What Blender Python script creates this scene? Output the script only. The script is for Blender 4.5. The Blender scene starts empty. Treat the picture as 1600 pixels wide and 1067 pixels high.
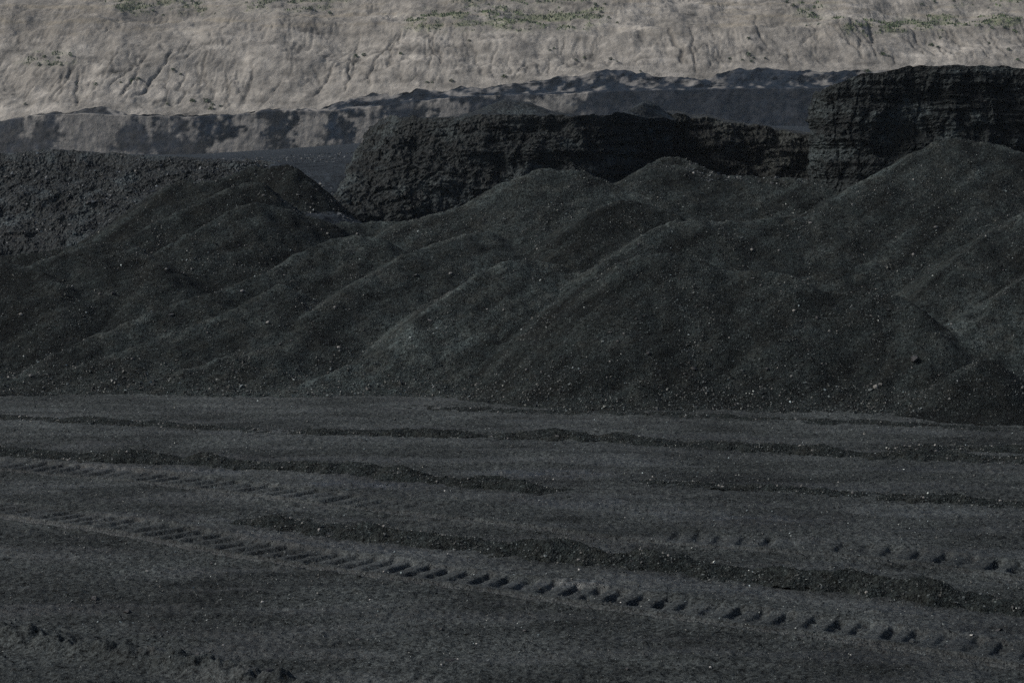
import bpy, math
import numpy as np
from mathutils import Matrix, Vector

scene = bpy.context.scene
COL = scene.collection

# ------------------------------------------------------------------ camera
F = 2800.0                      # focal length in photo pixels (1600 wide)
CAMH = 7.0
HORIZON = 185.0
PITCH = math.atan((533.5 - HORIZON) / F)
cam_d = bpy.data.cameras.new("camera")
cam_d.sensor_width = 36.0
cam_d.lens = 36.0 * F / 1600.0
cam_d.clip_start = 0.5
cam_d.clip_end = 3000.0
cam = bpy.data.objects.new("camera", cam_d)
cam.location = (0, 0, CAMH)
cam.rotation_euler = (math.pi / 2 - PITCH, 0, 0)
COL.objects.link(cam)
scene.camera = cam

# ------------------------------------------------------------------ light
SUN_EL, SUN_AZ = math.radians(40), math.radians(-92)   # azimuth from +Y, negative = to the left
world = bpy.data.worlds.new("World")
scene.world = world
world.use_nodes = True
wn = world.node_tree.nodes
wl = world.node_tree.links
bg = wn["Background"]
sky = wn.new("ShaderNodeTexSky")
sky.sky_type = 'NISHITA'
sky.sun_disc = False
sky.sun_elevation = SUN_EL
sky.sun_rotation = SUN_AZ
sky.air_density = 1.0
sky.dust_density = 4.0
sky.ozone_density = 1.0
wl.new(sky.outputs[0], bg.inputs[0])
bg.inputs[1].default_value = 0.066

sun_d = bpy.data.lights.new("sun", 'SUN')
sun_d.energy = 3.2
sun_d.angle = math.radians(11)
sun_d.color = (1.0, 0.97, 0.93)
sun = bpy.data.objects.new("sun", sun_d)
sd = Vector((math.sin(SUN_AZ) * math.cos(SUN_EL), math.cos(SUN_AZ) * math.cos(SUN_EL), math.sin(SUN_EL)))
sun.rotation_euler = (-sd).to_track_quat('-Z', 'Y').to_euler()
sun.location = (0, 0, 120)
COL.objects.link(sun)

scene.view_settings.view_transform = 'Standard'
scene.view_settings.look = 'None'
scene.view_settings.gamma = 1.0
scene.view_settings.exposure = 0.28
scene.view_settings.use_curve_mapping = False
scene.cycles.use_denoising = False
scene.cycles.max_bounces = 6
scene.cycles.volume_bounces = 1

# ------------------------------------------------------------------ helpers
rng = np.random.default_rng(7)
SP, CP = math.sin(PITCH), math.cos(PITCH)

def W(px, py, Y):
    """photo pixel + world depth -> world x, y, z"""
    px = np.asarray(px, float); py = np.asarray(py, float); Y = np.asarray(Y, float)
    u = (px - 800.0) / F
    v = (533.5 - py) / F
    fy = CP + v * SP
    fz = -SP + v * CP
    t = Y / fy
    return u * t, Y + 0 * u, CAMH + fz * t

def PX(x, y, z):
    dz = z - CAMH
    d = y * CP - dz * SP
    return 800 + F * x / d, 533.5 - F * (y * SP + dz * CP) / d

def floor_pt(px, py, z=0.0):
    u = (px - 800.0) / F
    v = (533.5 - py) / F
    fy = CP + v * SP
    fz = -SP + v * CP
    t = (z - CAMH) / fz
    return u * t, fy * t

def _h(ix, iy, iz, seed):
    n = (ix * 374761393 + iy * 668265263 + iz * 2147483647 + seed * 1274126177) & 0xFFFFFFFF
    n = ((n ^ (n >> 13)) * 1274126177) & 0xFFFFFFFF
    n = ((n ^ (n >> 16)) * 2246822519) & 0xFFFFFFFF
    return n ^ (n >> 15)

_G = np.array([[1, 1, 0], [-1, 1, 0], [1, -1, 0], [-1, -1, 0], [1, 0, 1], [-1, 0, 1], [1, 0, -1], [-1, 0, -1],
               [0, 1, 1], [0, -1, 1], [0, 1, -1], [0, -1, -1], [1, 1, 0], [-1, 1, 0], [0, -1, 1], [0, -1, -1]], float)

def perlin(x, y, z=0.0, seed=0):
    x, y, z = np.broadcast_arrays(np.asarray(x, float), np.asarray(y, float), np.asarray(z, float))
    x0 = np.floor(x).astype(np.int64); y0 = np.floor(y).astype(np.int64); z0 = np.floor(z).astype(np.int64)
    fx, fy, fz = x - x0, y - y0, z - z0
    ux = fx * fx * fx * (fx * (fx * 6 - 15) + 10)
    uy = fy * fy * fy * (fy * (fy * 6 - 15) + 10)
    flat = not np.any(fz)
    uz = fz * fz * fz * (fz * (fz * 6 - 15) + 10)
    out = np.zeros(x.shape)
    for k in ((0,) if flat else (0, 1)):
        wz = 1.0 if flat else (uz if k else 1 - uz)
        for j in (0, 1):
            wy = uy if j else 1 - uy
            for i in (0, 1):
                wx = ux if i else 1 - ux
                g = _G[_h(x0 + i, y0 + j, z0 + k, seed) & 15]
                out += wx * wy * wz * (g[..., 0] * (fx - i) + g[..., 1] * (fy - j) + g[..., 2] * (fz - k))
    return out

def fbm(x, y, z=0.0, oct=4, seed=0, gain=0.5, lac=2.03):
    a, s, o = 1.0, 1.0, 0.0
    for k in range(oct):
        o = o + a * perlin(np.asarray(x) * s + 17.3 * k, np.asarray(y) * s - 9.1 * k, np.asarray(z) * s, seed + k)
        a *= gain; s *= lac
    return o

def worley(x, y, z, seed=0, vec=None):
    """F1 distance, F2 distance and id hash of the nearest cell"""
    x0 = np.floor(x).astype(np.int64); y0 = np.floor(y).astype(np.int64); z0 = np.floor(z).astype(np.int64)
    f1 = np.full(x.shape, 9.0); f2 = np.full(x.shape, 9.0); idd = np.zeros(x.shape)
    for i in (-1, 0, 1):
        for j in (-1, 0, 1):
            for k in (-1, 0, 1):
                hh = _h(x0 + i, y0 + j, z0 + k, seed)
                px = x0 + i + (hh & 1023) / 1023.0
                py = y0 + j + ((hh >> 10) & 1023) / 1023.0
                pz = z0 + k + ((hh >> 20) & 1023) / 1023.0
                d = np.sqrt((px - x) ** 2 + (py - y) ** 2 + (pz - z) ** 2)
                near = d < f1
                f2 = np.where(near, f1, np.minimum(f2, d))
                if vec is not None:
                    vec[0][near] = (x - px)[near]; vec[1][near] = (y - py)[near]; vec[2][near] = (z - pz)[near]; vec[3][near] = hh[near]
                idd = np.where(near, (hh >> 5 & 1023) / 1023.0, idd)
                f1 = np.where(near, d, f1)
    return f1, f2, idd

def facets(x, y, z, seed):
    """angular broken-rock relief: every cell is a tilted plane of its own"""
    vec = [np.zeros(x.shape), np.zeros(x.shape), np.zeros(x.shape), np.zeros(x.shape, np.int64)]
    f1, f2, idd = worley(x, y, z, seed, vec)
    h = vec[3]
    gx_ = ((h >> 3) & 255) / 127.5 - 1; gy_ = ((h >> 9) & 255) / 127.5 - 1; gz_ = ((h >> 17) & 255) / 127.5 - 1
    return (idd - 0.5) + 0.9 * (gx_ * vec[0] + gy_ * vec[1] + gz_ * vec[2]), f2 - f1

def sstep(a, b, x):
    t = np.clip((np.asarray(x, float) - a) / (b - a), 0, 1)
    return t * t * (3 - 2 * t)

def mesh_np(name, verts, quads, mat, colors=None, smooth=True, normals=None, extra=None):
    verts = np.ascontiguousarray(verts, np.float32).reshape(-1, 3)
    quads = np.ascontiguousarray(quads, np.int32)
    n, k = quads.shape
    me = bpy.data.meshes.new(name)
    me.vertices.add(len(verts)); me.vertices.foreach_set("co", verts.ravel())
    me.loops.add(n * k); me.loops.foreach_set("vertex_index", quads.ravel())
    me.polygons.add(n)
    me.polygons.foreach_set("loop_start", np.arange(0, n * k, k, dtype=np.int32))
    me.polygons.foreach_set("loop_total", np.full(n, k, np.int32))
    me.polygons.foreach_set("use_smooth", np.full(n, bool(smooth)))
    me.update(calc_edges=True)
    if colors is not None:
        at = me.attributes.new("tint", 'FLOAT_COLOR', 'POINT')
        c = np.ones((len(verts), 4), np.float32); c[:, :3] = colors
        at.data.foreach_set("color", c.ravel())
    for an, av in (extra or {}).items():
        at = me.attributes.new(an, 'FLOAT', 'POINT')
        at.data.foreach_set("value", np.ascontiguousarray(av, np.float32).ravel())
    if normals is not None:
        me.normals_split_custom_set_from_vertices(np.ascontiguousarray(normals, np.float32).reshape(-1, 3))
    me.materials.append(mat)
    return me

def link(name, me, parent=None, label=None, cat=None, group=None, kind=None):
    o = bpy.data.objects.new(name, me)
    COL.objects.link(o)
    if parent: o.parent = parent
    if label: o["label"] = label
    if cat: o["category"] = cat
    if group: o["group"] = group
    if kind: o["kind"] = kind
    return o

def grid_quads(nr, nc):
    i = np.arange(nr - 1)[:, None] * nc + np.arange(nc - 1)[None, :]
    return np.stack([i, i + 1, i + nc + 1, i + nc], -1).reshape(-1, 4)

# ------------------------------------------------------------------ materials
class NT:
    def __init__(self, name):
        self.m = bpy.data.materials.new(name); self.m.use_nodes = True
        self.n = self.m.node_tree.nodes; self.l = self.m.node_tree.links
        self.p = self.n["Principled BSDF"]
        self.co = self.n.new("ShaderNodeTexCoord").outputs["Object"]
    def new(self, t, **kw):
        nd = self.n.new(t)
        for k, v in kw.items(): setattr(nd, k, v)
        return nd
    def set(self, sock, v):
        if isinstance(v, bpy.types.NodeSocket): self.l.new(v, sock)
        else: sock.default_value = v
    def mapping(self, scale):
        m = self.new("ShaderNodeMapping"); self.l.new(self.co, m.inputs[0]); m.inputs["Scale"].default_value = scale
        return m.outputs[0]
    def noise(self, scale, detail=4, rough=0.55, vec=None):
        n = self.new("ShaderNodeTexNoise"); self.l.new(vec or self.co, n.inputs["Vector"])
        n.inputs["Scale"].default_value = scale; n.inputs["Detail"].default_value = detail; n.inputs["Roughness"].default_value = rough
        return n.outputs[0]
    def voro(self, scale, out="Distance", vec=None, feature='F1'):
        n = self.new("ShaderNodeTexVoronoi", feature=feature); self.l.new(vec or self.co, n.inputs["Vector"])
        n.inputs["Scale"].default_value = scale
        return n.outputs[out]
    def ramp(self, fac, stops):
        r = self.new("ShaderNodeValToRGB"); self.l.new(fac, r.inputs[0])
        e = r.color_ramp.elements
        while len(e) < len(stops): e.new(0.5)
        for k, (p, c) in enumerate(stops):
            e[k].position = p; e[k].color = (c, c, c, 1) if not isinstance(c, tuple) else c + (1,)
        return r.outputs[0]
    def math(self, op, a, b=0.0):
        n = self.new("ShaderNodeMath", operation=op); self.set(n.inputs[0], a); self.set(n.inputs[1], b)
        return n.outputs[0]
    def mix(self, fac, a, b, mode='MIX'):
        n = self.new("ShaderNodeMix", data_type='RGBA', blend_type=mode)
        self.set(n.inputs[0], fac)
        for s, v in ((n.inputs[6], a), (n.inputs[7], b)):
            self.set(s, v if isinstance(v, bpy.types.NodeSocket) else (v + (1,)))
        return n.outputs[2]
    def attr(self, name, out="Color"):
        a = self.new("ShaderNodeAttribute"); a.attribute_name = name
        return a.outputs[out]
    def bump(self, height, strength, dist, normal=None):
        b = self.new("ShaderNodeBump"); self.l.new(height, b.inputs["Height"])
        b.inputs["Strength"].default_value = strength; b.inputs["Distance"].default_value = dist
        if normal: self.l.new(normal, b.inputs["Normal"])
        return b.outputs[0]
    def done(self, color, rough, normal=None, spec=0.5):
        self.set(self.p.inputs["Base Color"], color); self.set(self.p.inputs["Roughness"], rough)
        self.set(self.p.inputs["Specular IOR Level"], spec)
        if normal: self.l.new(normal, self.p.inputs["Normal"])
        return self.m

def mat_loose():
    t = NT("loose_coal_spoil")
    c1 = t.ramp(t.noise(0.9, 6, 0.6), [(0.3, (0.0076, 0.0098, 0.0099)), (0.7, (0.0160, 0.0202, 0.0202))])
    c1 = t.mix(t.ramp(t.noise(1.7, 5, 0.7), [(0.45, 0.0), (0.7, 0.55)]), c1, (0.0195, 0.0198, 0.0172))
    grain = t.ramp(t.noise(11, 6, 0.85), [(0.38, 0.05), (0.66, 2.8)])
    c2 = t.mix(1.0, c1, grain, 'MULTIPLY')
    vcol = t.voro(18, "Color")
    sep = t.new("ShaderNodeSeparateColor"); t.l.new(vcol, sep.inputs[0])
    pick = t.ramp(sep.outputs[0], [(0.80, 0.0), (0.96, 1.0)])
    dist = t.ramp(t.voro(18), [(0.22, 1.0), (0.36, 0.0)])
    tn = t.attr('tint')
    c2 = t.mix(1.0, c2, tn, 'MULTIPLY')
    c3 = t.mix(t.math('MULTIPLY', pick, dist), c2, (0.085, 0.098, 0.098))
    h = t.math('ADD', t.noise(9, 5, 0.7), t.math('MULTIPLY', t.voro(26), 0.5))
    b = t.bump(h, 0.9, 0.07)
    return t.done(c3, 0.9, b, 0.06)

def mat_floor():
    t = NT("compacted_coal_floor")
    sm = t.attr("smoothed", "Fac")
    st = t.noise(1.0, 5, 0.6, t.mapping((0.7, 2.6, 1)))
    c1 = t.ramp(st, [(0.3, (0.0166, 0.0192, 0.0195)), (0.7, (0.0318, 0.0362, 0.0364))])
    grain = t.ramp(t.noise(15, 6, 0.85), [(0.39, 0.06), (0.65, 2.6)])
    c2 = t.mix(1.0, c1, grain, 'MULTIPLY')
    vcol = t.voro(26, "Color")
    sep = t.new("ShaderNodeSeparateColor"); t.l.new(vcol, sep.inputs[0])
    pick = t.ramp(sep.outputs[0], [(0.90, 0.0), (0.97, 1.0)])
    dist = t.ramp(t.voro(26), [(0.2, 1.0), (0.33, 0.0)])
    c2 = t.mix(1.0, c2, t.attr('tint'), 'MULTIPLY')
    c3 = t.mix(t.math('MULTIPLY', pick, dist), c2, (0.085, 0.1, 0.1))
    h = t.math('ADD', t.noise(1.0, 4, 0.65, t.mapping((7, 13, 9))), t.math('MULTIPLY', t.noise(34, 2, 0.6), 0.35))
    b = t.bump(h, 0.9, 0.07)
    r0 = t.ramp(t.noise(0.6, 4, 0.6, t.mapping((0.5, 2.0, 1))), [(0.35, 0.85), (0.7, 0.66)])
    sep2 = t.new("ShaderNodeSeparateColor"); t.l.new(r0, sep2.inputs[0])
    rough = t.math('SUBTRACT', sep2.outputs[0], t.math('MULTIPLY', sm, 0.38))
    return t.done(c3, rough, b, t.math('ADD', t.math('MULTIPLY', sm, 0.55), 0.05))

def mat_rock():
    t = NT("coal_seam_rock")
    st = t.noise(1.0, 6, 0.65, t.mapping((0.5, 0.5, 1.6)))
    c1 = t.ramp(st, [(0.3, (0.0072, 0.0092, 0.0096)), (0.72, (0.020, 0.0255, 0.0265))])
    grain = t.ramp(t.noise(7, 6, 0.8), [(0.35, 0.25), (0.7, 2.2)])
    c2 = t.mix(1.0, c1, grain, 'MULTIPLY')
    chip = t.ramp(t.noise(5.5, 5, 0.75), [(0.66, 0.0), (0.74, 1.0)])
    c3 = t.mix(t.math('MULTIPLY', chip, 0.5), c2, (0.07, 0.068, 0.062))
    tint = t.attr("tint")
    c4 = t.mix(1.0, c3, tint, 'MULTIPLY')
    h = t.math('ADD', t.noise(1.0, 6, 0.7, t.mapping((6, 6, 3))), t.math('MULTIPLY', t.voro(7), 0.6))
    b = t.bump(h, 1.0, 0.2)
    r = t.ramp(t.noise(2.5, 3, 0.6), [(0.35, 0.72), (0.7, 0.42)])
    return t.done(c4, r, b, 0.16)

def mat_tint(name, rough, nscale, bstr, bdist, spec=0.3, lo=0.72, hi=1.3, nsc=2.0, stretch=(1, 1, 1)):
    t = NT(name)
    tint = t.attr("tint")
    g = t.ramp(t.noise(nsc, 5, 0.65, t.mapping(stretch)), [(0.3, lo), (0.7, hi)])
    c = t.mix(1.0, tint, g, 'MULTIPLY')
    b = t.bump(t.noise(nscale, 5, 0.7), bstr, bdist)
    return t.done(c, rough, b, spec)

M_LOOSE = mat_loose()
M_FLOOR = mat_floor()
M_ROCK = mat_rock()
M_LOAM = mat_tint("overburden_loam", 0.95, 1.6, 0.7, 0.35, 0.15, 0.82, 1.18, 0.6)
M_SEAM = mat_tint("far_seam_face", 0.85, 1.2, 0.6, 0.3, 0.05, 0.75, 1.25, 0.8, (1, 1, 0.7))
M_STONE = mat_tint("gravel_stone", 0.55, 14, 0.5, 0.02, 0.35, 0.75, 1.25, 9)
M_LEAF = mat_tint("shrub_leaf", 0.7, 3, 0.1, 0.02, 0.3, 0.8, 1.2, 3)

def mat_bench():
    t = NT("bench_coal_fines")
    c = t.ramp(t.noise(0.5, 6, 0.65), [(0.3, (0.0105, 0.0138, 0.018)), (0.7, (0.021, 0.027, 0.0335))])
    g = t.ramp(t.noise(4, 6, 0.8), [(0.36, 0.3), (0.68, 2.0)])
    b = t.bump(t.noise(5, 5, 0.7), 0.8, 0.12)
    return t.done(t.mix(1.0, c, g, 'MULTIPLY'), 0.85, b, 0.07)
M_BENCH = mat_bench()

# ------------------------------------------------------------------ heap ridges (pixel x, pixel y, depth)
HEAPS = [
 ("front crest", "broad dark coal heap with a long wavy crest above the pit floor", 0.66,
  [(965,413,47.7),(1010,393,48.1),(1075,400,48.0),(1140,424,47.6),(1190,421,47.4),(1240,433,47.0),(1290,456,46.6),(1350,452,46.6),(1400,460,46.4),(1440,490,45.4)]),
 ("paler diagonal tongue", "paler coal tongue running diagonally down beside the broad dark heap", 0.62,
  [(905,424,50.2),(870,411,50.4),(800,404,50.2),(740,432,49.4),(692,471,48.5),(640,516,47.4),(597,549,46.7),(530,580,45.9),(470,600,45.5)]),
 ("rounded mid slope", "coal heap with small rounded top below the cut block's foot", 0.64,
  [(596,374,53.2),(575,366,53.4),(520,370,53.2),(470,398,52.3),(420,427,51.3),(340,452,50.2),(270,475,49.4),(180,512,48.2),(90,548,47.1)]),
 ("block foot", "high domed coal heap banked against the central cut block", 0.60,
  [(1010,312,56.2),(960,287,56.8),(905,265,57.2),(850,261,57.2),(790,285,56.7),(740,312,56.2),(690,332,55.7),(630,346,55.2)]),
 ("small dark cone", "small dark cone of coal between two larger mid heaps", 0.66,
  [(905,346,53.4),(935,325,53.9),(970,312,54.2),(1010,317,54.2),(1050,333,53.8)]),
 ("pale edged", "coal heap with a pale left edge behind the broad dark crest", 0.64,
  [(940,415,49.6),(985,384,50.5),(1020,358,51.3),(1050,346,51.8),(1110,343,52.0),(1180,343,52.2),(1260,335,52.6),(1310,340,52.4)]),
 ("pointed upper", "pointed coal heap under the recessed brown cliff", 0.80,
  [(1012,256,59.6),(1045,239,60.2),(1078,252,60.0),(1118,268,59.4)]),
 ("long low upper", "long low coal heap in front of the shiny talus", 0.55,
  [(985,280,57.6),(1020,255,58.2),(1050,254,58.4),(1090,270,58.2),(1140,274,58.0),(1200,276,58.0),(1270,280,57.8)]),
 ("tall cliff foot", "tall coal heap leaning against the right cut cliff", 0.62,
  [(1900,290,53.5),(1750,262,54.2),(1600,238,54.8),(1545,224,55.2),(1490,215,55.4),(1450,228,55.2),(1400,254,54.6),(1345,285,53.9),(1290,318,53.0)]),
 ("straight flank", "coal tongue with a straight flank below the tall cliff heap", 0.63,
  [(1800,270,51.6),(1700,300,51.0),(1600,332,50.4),(1530,372,49.6),(1480,415,48.7),(1440,455,47.8)]),
 ("stony tongue", "stony coal tongue sliding down behind the small corner cone", 0.64,
  [(1760,370,47.6),(1660,402,47.2),(1580,450,46.5),(1500,503,45.5),(1440,545,44.6),(1395,575,43.9),(1365,603,43.3)]),
 ("corner cone", "small steep coal cone at the floor's right end", 0.70,
  [(1468,606,42.3),(1500,579,42.5),(1535,553,42.8),(1562,570,42.9),(1600,602,43.0),(1680,590,43.4),(1750,570,43.8)]),
 ("rubble foot", "dark coal heap below the rubbly left bank", 0.62,
  [(345,284,58.0),(310,280,58.2),(285,278,58.2),(240,305,57.6),(188,352,56.6),(145,376,56.0),(80,392,55.7),(0,402,55.5),(-150,420,55.0)]),
 ("ramp edge", "dark topped coal heap along the edge of the grey ramp", 0.62,
  [(464,261,59.6),(446,254,60.0),(422,262,60.0),(400,257,60.3),(370,268,60.0),(340,280,59.6)]),
 ("long left", "long coal ridge falling left from below the grey ramp", 0.60,
  [(410,286,57.5),(390,281,57.6),(340,303,56.9),(280,328,56.2),(190,378,54.8),(90,432,53.2),(0,472,52.0),(-120,515,50.6)]),
 ("ramp foot", "coal heap at the foot of the grey ramp", 0.60,
  [(505,346,56.6),(470,335,56.4),(432,321,56.0),(395,313,55.8),(350,336,55.0),(270,380,53.7),(190,425,52.4),(100,468,51.1),(0,512,49.8),(-120,552,48.5)]),
 ("left dome", "domed coal heap with a smooth pale shoulder on the left slope", 0.64,
  [(262,414,51.9),(240,400,52.6),(205,381,53.2),(170,376,53.2),(110,389,52.8),(40,418,51.9),(-60,452,50.8)]),
 ("far left hump", "low hump of coal below the rubbly bank's far end", 0.62,
  [(90,440,51.0),(55,420,51.6),(10,408,51.9),(-60,415,51.6),(-160,440,50.8)]),
 ("lower left tongue", "long low coal tongue reaching the floor below the domed heap", 0.58,
  [(440,445,50.2),(370,480,49.2),(290,512,48.2),(200,545,47.2),(110,575,46.4),(0,592,46.0),(-120,600,45.7)]),
 ("short toe", "short stony toe of coal spilling onto the pit floor", 0.56,
  [(560,520,48.6),(480,535,47.8),(420,545,47.2),(350,560,46.7),(290,577,46.3)]),
 ("middle spill", "flat spill of coal between domed heap and pale tongue", 0.56,
  [(760,360,53.8),(700,372,53.2),(650,390,52.4),(590,425,51.2),(540,455,50.2),(480,490,49.0)]),
 ("corner talus", "low talus of broken coal under the cut block's sloping left corner", 0.62,
  [(505,345,57.3),(545,346,57.5),(600,347,57.6),(660,344,57.4)]),
 ("left margin", "high coal heap past the left bank", 0.6, [(-260,380,56.5),(-330,420,54.5),(-420,470,52.0)]),
 ("right margin", "high coal heap past the right cone", 0.6, [(1980,360,51.5),(1900,440,48.5),(1850,520,46.0)]),
]

X0, X1, Y0, Y1, DX, DY = -24.0, 24.0, 39.8, 66.0, 0.064, 0.068
gx = np.arange(X0, X1, DX); gy = np.arange(Y0, Y1, DY)
GX, GY = np.meshgrid(gx, gy)
wx = GX + 0.16 * fbm(GX / 1.8, GY / 1.8, seed=11, oct=3) + 0.06 * fbm(GX / 0.7, GY / 0.7, seed=14, oct=2)
wy = GY + 0.16 * fbm(GX / 1.8, GY / 1.8, seed=21, oct=3) + 0.06 * fbm(GX / 0.7, GY / 0.7, seed=24, oct=2)

def base_z(x, y):
    """ground the heaps stand on: rises from the pit floor, flat on the left, ramp beside the block"""
    pxc = 800 + F * x / y
    left = np.clip(0.29 * (y - 47.5), -1.5, 1.5)
    mid = np.clip(0.30 * (y - 47.5), -1.5, 3.2)
    right = np.clip(0.32 * (y - 46.0), -1.5, 4.4)
    ramp = np.clip(3.9 + 0.094 * (y - 57.0), None, 5.3)
    front = 57.2
    ramp = np.where(y < front, 3.9 + 0.094 * (front - 57) - 0.75 * (front - y), ramp)
    z = left + (mid - left) * sstep(300, 520, pxc) + (right - mid) * sstep(650, 950, pxc)
    edge = 560 + (y - 58) * 3.0
    wr = sstep(300, 420, pxc) * (1 - sstep(edge - 60, edge + 60, pxc))
    return np.maximum(z, z * (1 - wr) + ramp * wr)

zs = [base_z(GX, GY) - 0.05]; ds = [np.full(GX.shape, 9.0)]
FRONT = ('front crest', 'paler diagonal tongue', 'corner cone', 'lower left tongue', 'short toe', 'stony tongue')
for name, lab, slope, pts in HEAPS:
    p = np.array(pts, float)
    xx, yy, zz = W(p[:, 0], p[:, 1], p[:, 2])
    P = np.stack([xx, yy, zz], 1)
    seg = np.linalg.norm(np.diff(P, axis=0), axis=1)
    s = np.concatenate([[0], np.cumsum(seg)])
    m = max(4, int(s[-1] / 0.22))
    q = np.linspace(0, s[-1], m)
    # round the joints a little
    Q = np.stack([np.interp(q, s, P[:, k]) for k in range(3)], 1)
    for _ in range(3):
        Q[1:-1] = 0.5 * Q[1:-1] + 0.25 * (Q[:-2] + Q[2:])
    z = np.full(GX.shape, -9.0); dmin = np.full(GX.shape, 9.0)
    reach = 9.0
    for a, b, c in Q:
        i0, i1 = np.searchsorted(gx, [a - reach, a + reach]); j0, j1 = np.searchsorted(gy, [b - reach, b + reach])
        sl = (slice(j0, j1), slice(i0, i1))
        d2 = (wx[sl] - a) ** 2 + (wy[sl] - b) ** 2
        dd = np.sqrt(d2 + 0.008) - 0.089
        dmin[sl] = np.minimum(dmin[sl], dd)
        if name in FRONT: f = slope * dd
        elif name in ('ramp edge', 'long left', 'ramp foot', 'rubble foot'): f = {'ramp edge': 0.95, 'long left': 0.85, 'ramp foot': 0.7}.get(name, 0.66) * dd
        else: f = slope * dd + 0.25 * np.maximum(dd - 4.5, 0)
        z[sl] = np.maximum(z[sl], c - f)
    zs.append(z); ds.append(dmin)
ZS = np.stack(zs)
own = np.argmax(ZS, 0)
mx = ZS.max(0)
K = 0.02
HZ = mx + K * np.log(np.exp((ZS - mx) / K).sum(0))
CD = np.take_along_axis(np.stack(ds), own[None], 0)[0]
del ZS, ds
rough = 0.045 * fbm(GX / 1.1, GY / 1.1, seed=31, oct=3) + 0.05 * fbm(GX / 0.42, GY / 0.42, seed=41, oct=3)
rid = np.abs(perlin((GX + GY * 0.9) / 0.75, (GY - GX * 0.9) / 4.0, seed=51))
rough -= 0.07 * (0.25 - rid)
HZ += rough
HZ = np.where(HZ < 0.35, HZ + 0.25 * np.clip(0.35 - HZ, 0, 0.5) ** 2 * 3, HZ)
ny_, nx_ = np.gradient(HZ, DY, DX)
NRM = np.stack([-nx_, -ny_, np.ones_like(HZ)], -1)
NRM /= np.linalg.norm(NRM, axis=-1, keepdims=True)

def floor_big(x, y):
    return 0.05 * fbm(x / 5.0, y / 5.0, seed=61, oct=3)

nr, nc = HZ.shape
VG = np.stack([GX, GY, HZ], -1).reshape(-1, 3)
NG = NRM.reshape(-1, 3)
quads = grid_quads(nr, nc)
cy, cx = np.divmod(np.arange((nr - 1) * (nc - 1)), nc - 1)
qown = own[cy, cx]
qz = HZ[cy, cx]
keep = qz > -0.28
qo = np.where(keep, qown, -1).reshape(nr - 1, nc - 1)
for _ in range(3):
    changed = False
    seen = np.zeros(qo.shape, bool)
    flat = qo.ravel(); W_ = nc - 1; lab_ = np.full(flat.shape, -1, np.int32); comps = []
    for start in range(len(flat)):
        if lab_[start] >= 0 or flat[start] < 0: continue
        o_ = flat[start]; cid = len(comps); stack = [start]; lab_[start] = cid; cells = [start]
        while stack:
            c_ = stack.pop(); cc_ = c_ % W_
            for n_ in (c_ - W_, c_ + W_, c_ - 1 if cc_ else -1, c_ + 1 if cc_ < W_ - 1 else -1):
                if 0 <= n_ < len(flat) and lab_[n_] < 0 and flat[n_] == o_:
                    lab_[n_] = cid; stack.append(n_); cells.append(n_)
        comps.append((o_, cells))
    best = {}
    for k, (o_, cells) in enumerate(comps):
        if o_ not in best or len(cells) > len(comps[best[o_]][1]): best[o_] = k
    for k, (o_, cells) in enumerate(comps):
        if best[o_] == k or o_ == 0: continue
        nb = [flat[n_] for c_ in cells for n_ in (c_ - W_, c_ + W_, c_ - 1, c_ + 1) if 0 <= n_ < len(flat) and flat[n_] not in (o_, -1)]
        flat[cells] = max(set(nb), key=nb.count) if nb else -1
        changed = True
    qo = flat.reshape(qo.shape)
    if not changed: break
qown = qo.ravel(); keep = qown >= 0
TONE = {'front crest': 0.78, 'paler diagonal tongue': 1.4, 'small dark cone': 0.6, 'block foot': 1.2, 'pale edged': 1.05, 'tall cliff foot': 0.9, 'straight flank': 0.85, 'stony tongue': 1.25,
        'corner cone': 0.5, 'rubble foot': 0.62, 'ramp edge': 0.6, 'long left': 0.85, 'ramp foot': 0.9, 'left dome': 0.75, 'far left hump': 0.7, 'lower left tongue': 1.0, 'short toe': 1.15, 'middle spill': 1.1, 'pointed upper': 1.05}
heap_obj = []
for k in range(len(HEAPS) + 1):
    sel = keep & (qown == k)
    q = quads[sel]
    if len(q) < 20: 
        heap_obj.append(None); continue
    u, inv = np.unique(q, return_inverse=True)
    nm = "bench_slope" if k == 0 else "coal_heap"
    tone = TONE.get(HEAPS[k - 1][0], 1.0) * (1 + 0.55 * fbm(VG[u, 0] / 1.9, VG[u, 1] / 1.9, seed=141, oct=6, gain=0.68) + 0.65 * fbm((VG[u, 0] * 0.8 + VG[u, 1] * 0.6) / 3.0, (VG[u, 0] * -0.6 + VG[u, 1] * 0.8) / 0.5, seed=142, oct=5, gain=0.65))
    if k: tone = tone * (1 + 0.75 * np.exp(-(CD.ravel()[u] / 0.20) ** 2) * sstep(-0.25, 0.3, fbm(VG[u, 0] / 0.6, VG[u, 1] / 0.6, seed=143, oct=3)))  # paler band along crests: dry pale gravel, with lit rims put into the tint
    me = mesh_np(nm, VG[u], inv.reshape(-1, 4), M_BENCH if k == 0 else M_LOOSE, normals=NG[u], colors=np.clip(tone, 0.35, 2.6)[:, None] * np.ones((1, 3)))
    if k == 0:
        o = link(nm, me, kind="structure")
    else:
        o = link(nm, me, label=HEAPS[k - 1][1], cat="coal heap", group="dumped coal heaps above the pit floor")
    heap_obj.append(o)

def hz_at(x, y):
    i = np.clip((np.asarray(x) - X0) / DX, 0, nc - 1.001); j = np.clip((np.asarray(y) - Y0) / DY, 0, nr - 1.001)
    i0 = i.astype(int); j0 = j.astype(int); a = i - i0; b = j - j0
    return ((1 - a) * (1 - b) * HZ[j0, i0] + a * (1 - b) * HZ[j0, i0 + 1] + (1 - a) * b * HZ[j0 + 1, i0] + a * b * HZ[j0 + 1, i0 + 1])

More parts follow.
